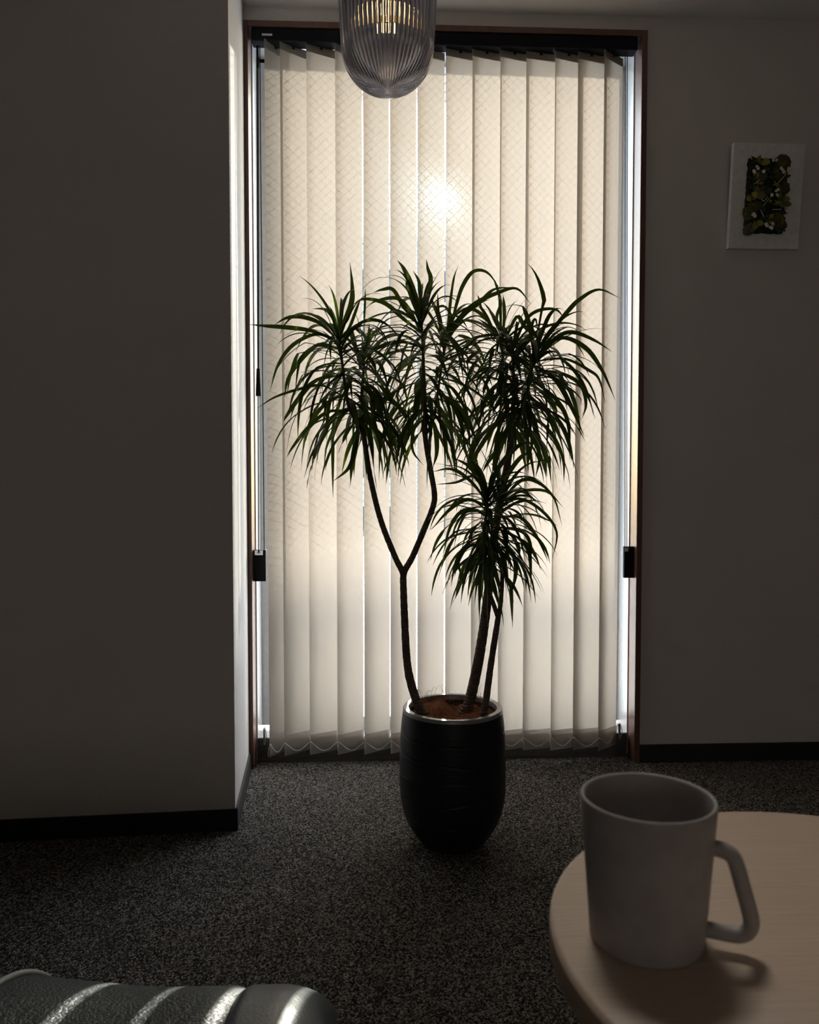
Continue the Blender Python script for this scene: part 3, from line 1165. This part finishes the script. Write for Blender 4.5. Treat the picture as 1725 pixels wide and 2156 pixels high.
obj('filament', bm, M_FIL, bulb, label='glowing amber filament')

# ------------------------------------------------------------------ added ceiling spot, out of view, to brighten the side table
down = thing('table_fill_lamp', 'added unseen ceiling spot that brightens the side table', 'lamp', (0.24, 1.36, CEIL))
bm = B()
lathe(bm, [(0.040, CEIL - 0.006), (0.055, CEIL - 0.006), (0.057, CEIL), (0.040, CEIL)], (0.24, 1.36), 48, closed=True)
obj('trim_ring', bm, M_WHITEP, down, smooth=True, angle=40)
bm = B()
lathe(bm, [(0, CEIL - 0.003), (0.040, CEIL - 0.003), (0.040, CEIL - 0.001), (0, CEIL - 0.001)], (0.24, 1.36), 32)
obj('lens', bm, M_BULB, down)
dl = bpy.data.lights.new('table_fill_beam', 'SPOT')
dl.energy = 62.0
dl.color = (1.0, 0.93, 0.87)
dl.spot_size = rad(30)
dl.spot_blend = 0.9
dl.shadow_soft_size = 0.22
dlo = bpy.data.objects.new('table_fill_beam', dl)
COL.objects.link(dlo)
dlo.parent = down
dlo.location = (0, 0, -0.012)
dlo.rotation_euler = (Vector((0.24, 1.36, CEIL)) - Vector((0.37, 0.52, 0.63))).to_track_quat('Z', 'Y').to_euler()

# ------------------------------------------------------------------ side table and mug
TX, TY, TR, TZ = 0.3547, 0.5440, 0.2268, 0.630
table = thing('round_side_table', 'round pale oak side table under the mug at lower right', 'table', (TX, TY, 0))
bm = B()
lathe(bm, [(0, TZ), (TR - 0.004, TZ), (TR - 0.0012, TZ - 0.0012), (TR, TZ - 0.004)], (TX, TY), 160)
obj('tabletop', bm, M_TABLE, table, smooth=True, angle=50)
bm = B()
lathe(bm, [(TR, TZ - 0.004), (TR, TZ - 0.021), (TR - 0.003, TZ - 0.024), (0, TZ - 0.024)], (TX, TY), 160)
obj('edge_band', bm, M_TEDGE, table, smooth=True, angle=50)
bm = B()
lathe(bm, [(0, TZ - 0.03), (0.05, TZ - 0.03), (0.05, TZ - 0.0245), (0, TZ - 0.0245)], (TX, TY), 32)
lathe(bm, [(0, 0.012), (0.02, 0.012), (0.02, TZ - 0.03), (0, TZ - 0.03)], (TX, TY), 32)
obj('column', bm, M_BLACK, table, smooth=True, angle=35)
bm = B()
lathe(bm, [(0, 0), (0.15, 0), (0.15, 0.006), (0.14, 0.012), (0, 0.012)], (TX, TY), 64)
obj('base', bm, M_BLACK, table, smooth=True, angle=35)

MX_, MY_, MH = 0.1951, 0.5566, 0.1025
mug = thing('mug', 'plain grey-white mug with an angular handle on the oak table', 'mug', (MX_, MY_, TZ))
bm = B()
r0, r1 = 0.0398, 0.0470
P = [(0, TZ + 0.0015), (r0 - 0.006, TZ + 0.0015), (r0 - 0.0045, TZ), (r0 - 0.0008, TZ + 0.0001), (r0 - 0.0001, TZ + 0.0012)]
for k in range(1, 11):
    t = k / 10
    P.append((r0 + (r1 - r0) * t, TZ + 0.0025 + (MH - 0.004) * t))
P += [(r1 - 0.0005, TZ + MH - 0.0004), (r1 - 0.0015, TZ + MH), (r1 - 0.0026, TZ + MH - 0.0006), (r1 - 0.0032, TZ + MH - 0.002)]
for k in range(1, 11):
    t = 1 - k / 10
    P.append((r0 - 0.0032 + (r1 - r0) * t, TZ + 0.007 + (MH - 0.009) * t))
P += [(r0 - 0.008, TZ + 0.0045), (0, TZ + 0.0042)]
lathe(bm, P, (MX_, MY_), 96)
obj('body', bm, M_MUG, mug, smooth=True)
hd = Vector((0.925, -0.38, 0)).normalized()
mc = Vector((MX_, MY_, TZ))


def hp(r, z):
    return mc + hd * r + Vector((0, 0, z))


bm = B()
Hh = smooth_path([hp(0.0400, 0.0715), hp(0.0490, 0.0712), hp(0.0560, 0.0680), hp(0.0595, 0.0605), hp(0.0635, 0.0460), hp(0.0678, 0.0305),
                  hp(0.0690, 0.0225), hp(0.0665, 0.0165), hp(0.0610, 0.0132), hp(0.0530, 0.0128), hp(0.0450, 0.0130), hp(0.0365, 0.0135)], 6)
tube(bm, Hh, [0.0055] * len(Hh), 16)
obj('handle', bm, M_MUG, mug, smooth=True)

# ------------------------------------------------------------------ leather lounge seat (lower left)
seat = thing('leather_lounge_seat', 'grey leather lounge seat with bands of sunlight in lower left corner', 'sofa', (-0.5, 0.5, 0))


def seat_section(x):
    """outline of the seat across its depth (y, z) at x"""
    R = 0.079
    s = max(0.0, min(1.0, (-0.051 - x) / R))
    e = math.sqrt(max(0.0, 1 - (1 - s) ** 2))
    rise = 0.0226 * max(0.0, min(1.0, (-0.2825 - x) / 0.18)) ** 1.3
    drop = R * 0.7 * (1 - e)
    y1 = 1.215 - R * 0.8 * (1 - e)
    yc, zc, r = 0.859, -0.1244, 0.452
    P = [(y1 - 0.010, 0.07), (y1 - 0.004, 0.095), (y1, 0.120), (y1 - 0.006, 0.152), (y1 - 0.025, 0.177)]
    a1 = math.asin(min(0.99, (y1 - 0.059 - yc) / r))
    for k in range(13):
        a = a1 * (1 - k / 12)
        P.append((yc + r * math.sin(a), zc + r * math.cos(a)))
    for k in range(1, 7):
        P.append((0.859 - 0.073 * k, 0.3276 - 0.0013 * k * k))
    P.append((0.384, 0.25))
    P.append((0.373, 0.07))
    out = []
    for y, z in P:
        w = max(0.0, min(1, (z - 0.075) / 0.1))
        out.append((y, z + (rise - drop) * w))
    return out


def seat_panel(name, x0, x1, m, groove0=True, groove1=True, n=14):
    bm = B()
    rows = []
    for k in range(n + 1):
        t = k / n
        x = x0 + (x1 - x0) * t
        g = 0.0
        if groove0:
            g = max(g, math.exp(-((x - x0) / 0.005) ** 2))
        if groove1:
            g = max(g, math.exp(-((x - x1) / 0.005) ** 2))
        sec = seat_section(x)
        rows.append([bm.verts.new((x, y - 0.004 * g * (1 if y > 0.9 else 0), z - 0.004 * g * (1 if z > 0.15 else 0))) for y, z in sec])
    for a, b in zip(rows, rows[1:]):
        for j in range(len(a) - 1):
            bm.faces.new((a[j], a[j + 1], b[j + 1], b[j]))
    bm.faces.new(rows[0])
    bm.faces.new(rows[-1])
    return obj(name, bm, m, seat, smooth=True, angle=60)


seat_panel('end_panel', -0.175, -0.0511, M_LEATH2, True, False, 26)
seat_panel('seat_panel', -0.4655, -0.1756, M_LEATH, False, True, 20)
seat_panel('seat_panel', -1.15, -0.4725, M_LEATH, True, False, 16)
bm = B()
tube(bm, [Vector((-0.469, y + (0.002 if y > 0.9 else 0), z + 0.002)) for y, z in seat_section(-0.469)[:-2]], 0.0042, 8)
obj('piping', bm, M_PIPE, seat, smooth=True, label='pale grey piping')
bm = B()
box(bm, -1.14, -0.085, 0.39, 1.185, 0.035, 0.0705, bev=0.005)
obj('base', bm, M_BLACK, seat)
for x in (-1.08, -0.15):
    for y in (0.45, 1.12):
        bm = B()
        tube(bm, [(x, y, 0), (x, y, 0.036)], 0.020, 12)
        obj('leg', bm, M_BLACK, seat)

# ------------------------------------------------------------------ preserved-green wall panel
gp = thing('moss_wall_panel', 'white board with preserved moss, leaves and white berries on the right wall', 'wall art', (1.29, 2.64, 1.88))
bl, bt = Vector((1.1726, 2.655, 1.7185)), Vector((1.1724, 2.622, 2.0480))
ez = (bt - bl)
BHt = ez.length
ez.normalize()
ex = Vector((1, 0, 0))
en = ez.cross(ex)          # away from the viewer or towards: fixed below
if en.y > 0:
    en = -en
BW = 0.236


def gpt(u, v, o):
    """u, v across and up the board in metres, o out from its face"""
    return bl + ex * u + ez * v + en * o


MB_ = Matrix(((ex.x, en.x, ez.x, bl.x), (ex.y, en.y, ez.y, bl.y), (ex.z, en.z, ez.z, bl.z), (0, 0, 0, 1)))
bm = B()
box(bm, 0, BW, -0.006, 0.014, 0, BHt, MB_, bev=0.0012)
obj('board', bm, M_BOARD, gp)
rnd = random.Random(31)
u0, u1, v0, v1 = 0.046, 0.180, 0.046, 0.284
M_MOSS = [plain('dark moss', (0.016, 0.020, 0.010), 0.9), plain('olive moss', (0.07, 0.065, 0.018), 0.9),
          plain('grey moss', (0.085, 0.075, 0.062), 0.9)]
M_GRN = [plain('deep green leaf', (0.030, 0.055, 0.012), 0.6), plain('yellow green leaf', (0.26, 0.24, 0.03), 0.6),
         plain('olive leaf', (0.12, 0.12, 0.022), 0.6)]
bm = B()
nx_, nz_ = 26, 44
gv = []
for k in range(nz_ + 1):
    gv.append([])
    for i in range(nx_ + 1):
        u, v = u0 + (u1 - u0) * i / nx_, v0 + (v1 - v0) * k / nz_
        edge = min(i, nx_ - i, k, nz_ - k)
        h = 0.013 if edge == 0 else 0.022 + 0.010 * noise.noise(Vector((u * 45, v * 45, 0))) + 0.004 * noise.noise(Vector((u * 160, v * 160, 2)))
        jit = 0.004 * noise.noise(Vector((u * 70, v * 70, 5))) if edge < 2 else 0
        gv[-1].append(bm.verts.new(gpt(u + jit, v + jit, h)))
for k in range(nz_):
    for i in range(nx_):
        bm.faces.new((gv[k][i], gv[k][i + 1], gv[k + 1][i + 1], gv[k + 1][i]))
mo = obj('moss', bm, M_MOSS[0], gp, smooth=True)
mo['kind'] = 'stuff'
for cu, cv, r, mi in ((0.158, 0.266, 0.026, 1), (0.148, 0.235, 0.022, 1), (0.090, 0.225, 0.020, 2), (0.062, 0.110, 0.024, 1), (0.082, 0.128, 0.020, 1),
                      (0.060, 0.058, 0.018, 2), (0.155, 0.090, 0.024, 1), (0.165, 0.072, 0.020, 1), (0.100, 0.172, 0.022, 2), (0.168, 0.190, 0.020, 1)):
    bm = B()
    bmesh.ops.create_icosphere(bm, subdivisions=4, radius=1.0)
    for v_ in bm.verts:
        c = v_.co.copy()
        q = 1 + 0.22 * noise.noise(c * 3 + Vector((cu * 99, cv * 99, 0))) + 0.10 * noise.noise(c * 11)
        v_.co = gpt(cu + c.x * r * q, cv + c.y * r * q, 0.024 + c.z * r * 0.55 * q)
    obj('moss_cushion', bm, M_MOSS[mi], gp, smooth=True)


def petal(bm, base, d, L, w, cup):
    """a small rounded leaf from base along d (in board axes u, v, out)"""
    side = d.cross(Vector((0, 0, 1)))
    if side.length < 1e-3:
        side = Vector((1, 0, 0))
    side.normalize()
    nn = side.cross(d).normalized()
    n = 7
    rows = []
    for k in range(n + 1):
        t = k / n
        ww = w / 2 * math.sin(PI * min(1.0, 0.08 + 0.92 * t)) ** 0.7 if t < 1 else 0.0004
        c = base + d * (L * t) + nn * (cup * L * math.sin(PI * t))
        rows.append([bm.verts.new(gpt(*(c - side * ww - nn * cup * ww))), bm.verts.new(gpt(*c)), bm.verts.new(gpt(*(c + side * ww - nn * cup * ww)))])
    for a, b in zip(rows, rows[1:]):
        bm.faces.new((a[0], a[1], b[1], b[0]))
        bm.faces.new((a[1], a[2], b[2], b[1]))


SPRIGS = [(0.062, 0.272, 0, 8, .018), (0.085, 0.270, 1, 2, .030), (0.058, 0.212, 0, 7, .020), (0.070, 0.225, 1, 3, .018), (0.085, 0.205, 1, 2, .017),
          (0.140, 0.198, 1, 6, .016), (0.158, 0.205, 0, 7, .018), (0.150, 0.185, 2, 5, .018), (0.075, 0.165, 2, 3, .030), (0.105, 0.178, 0, 6, .026), (0.062, 0.160, 1, 2, .026),
          (0.120, 0.150, 1, 4, .014), (0.160, 0.152, 2, 3, .026), (0.145, 0.140, 1, 6, .013), (0.172, 0.140, 2, 3, .022), (0.095, 0.118, 0, 7, .018),
          (0.060, 0.135, 2, 6, .016), (0.060, 0.100, 0, 7, .018), (0.080, 0.078, 1, 2, .024), (0.128, 0.098, 1, 6, .014), (0.125, 0.080, 1, 5, .013),
          (0.158, 0.085, 2, 8, .020), (0.168, 0.062, 0, 8, .020), (0.172, 0.112, 0, 7, .016), (0.110, 0.092, 0, 6, .018), (0.150, 0.250, 2, 4, .028),
          (0.125, 0.228, 0, 6, .020), (0.170, 0.225, 0, 6, .018), (0.100, 0.245, 0, 6, .018), (0.062, 0.186, 0, 6, .018), (0.155, 0.052, 0, 5, .016),
          (0.066, 0.064, 2, 3, .024)]
for cu, cv, mi, n_, L in SPRIGS:
    bm = B()
    a0 = rnd.uniform(0, 2 * PI)
    for k in range(n_):
        a = a0 + 2 * PI * k / n_ + rnd.uniform(-.4, .4)
        el = rnd.uniform(0.25, 0.9)
        d = Vector((math.cos(a) * math.cos(el), math.sin(a) * math.cos(el), math.sin(el)))
        petal(bm, Vector((cu, cv, 0.026)), d, L * rnd.uniform(.75, 1.15), L * (0.85 if n_ <= 3 else 0.42), rnd.uniform(.1, .3))
    obj('leaf_sprig', bm, M_GRN[mi], gp, smooth=True)
for (ua, va), (ub, vb), (uc, vc) in (((0.092, 0.155), (0.099, 0.145), (0.112, 0.158)), ((0.100, 0.130), (0.106, 0.140), (0.114, 0.150)),
                                     ((0.088, 0.125), (0.095, 0.110), (0.104, 0.096)), ((0.133, 0.121), (0.146, 0.120), (0.160, 0.122)),
                                     ((0.145, 0.205), (0.155, 0.216), (0.170, 0.232)), ((0.062, 0.196), (0.072, 0.204), (0.084, 0.212))):
    bm = B()
    tube(bm, smooth_path([gpt(ua, va, 0.030), gpt(ub, vb, 0.036), gpt(uc, vc, 0.034)], 5), 0.0011, 6)
    obj('twig', bm, M_BERRY, gp, smooth=True)
BER = [(0.068, 0.251), (0.074, 0.246), (0.063, 0.234), (0.061, 0.238), (0.090, 0.234), (0.093, 0.237), (0.118, 0.276), (0.121, 0.270), (0.132, 0.272),
       (0.150, 0.248), (0.152, 0.241), (0.158, 0.235), (0.174, 0.248), (0.172, 0.241), (0.177, 0.244), (0.137, 0.177), (0.141, 0.180), (0.140, 0.165),
       (0.143, 0.162), (0.122, 0.163), (0.063, 0.101), (0.068, 0.104), (0.072, 0.098), (0.109, 0.072), (0.114, 0.068), (0.131, 0.075), (0.135, 0.073),
       (0.124, 0.063), (0.129, 0.060), (0.177, 0.115)]
for u, v in BER:
    bm = B()
    bmesh.ops.create_icosphere(bm, subdivisions=3, radius=0.0052 * rnd.uniform(.8, 1.12))
    off = rnd.uniform(0.036, 0.043)
    for q in bm.verts:
        c = q.co.copy()
        q.co = gpt(u + c.x, v + c.y, off + c.z * 0.9 * (0.85 if c.z > 0 else 1))
    obj('berry', bm, M_BERRY, gp, smooth=True)

# ------------------------------------------------------------------ outside: the building across the street
bm = B()
box(bm, -60, 60, 2.95, 90, -3.6, -3.5)
struct('ground', bm, M_PAVE)
# added to shape the light, unseen: bounce slab and eave outside the window
bm = B()
box(bm, -2.2, 2.6, 2.925, 4.3, -0.12, 0.02)
struct('bounce_slab', bm, M_PAVE)  # added reflector, throws sun up onto the lower slats
bm = B()
box(bm, -2.2, 2.6, 2.925, 3.50, 2.56, 2.72)
struct('sun_cut_slab', bm, M_PAVE)  # added overhang that keeps the sun off the slat tops
bld = thing('office_building', 'pale building across the street, seen in slivers between the blind slats', 'building', (2, 45, -3.5))
bm = B()
box(bm, -9, 13, 45, 58, -3.5, 13.9)
obj('facade', bm, M_CONC, bld)
bm = B()
box(bm, -9.2, 13.2, 44.8, 58.2, 13.9, 14.25)
obj('parapet', bm, M_CONC, bld)
for fz in (-1.4, 1.9, 5.2, 8.5, 11.6):
    for k in range(6):
        x = -7.0 + 3.6 * k
        bm = B()
        box(bm, x - 1.2, x + 1.2, 44.96, 45.02, fz - 0.95, fz + 0.95)
        w_ = obj('window', bm, M_WHITEP, bld)
        bm = B()
        box(bm, x - 1.1, x - 0.04, 44.94, 44.97, fz - 0.86, fz + 0.86)
        box(bm, x + 0.04, x + 1.1, 44.94, 44.97, fz - 0.86, fz + 0.86)
        obj('pane', bm, M_DARKGL, w_)
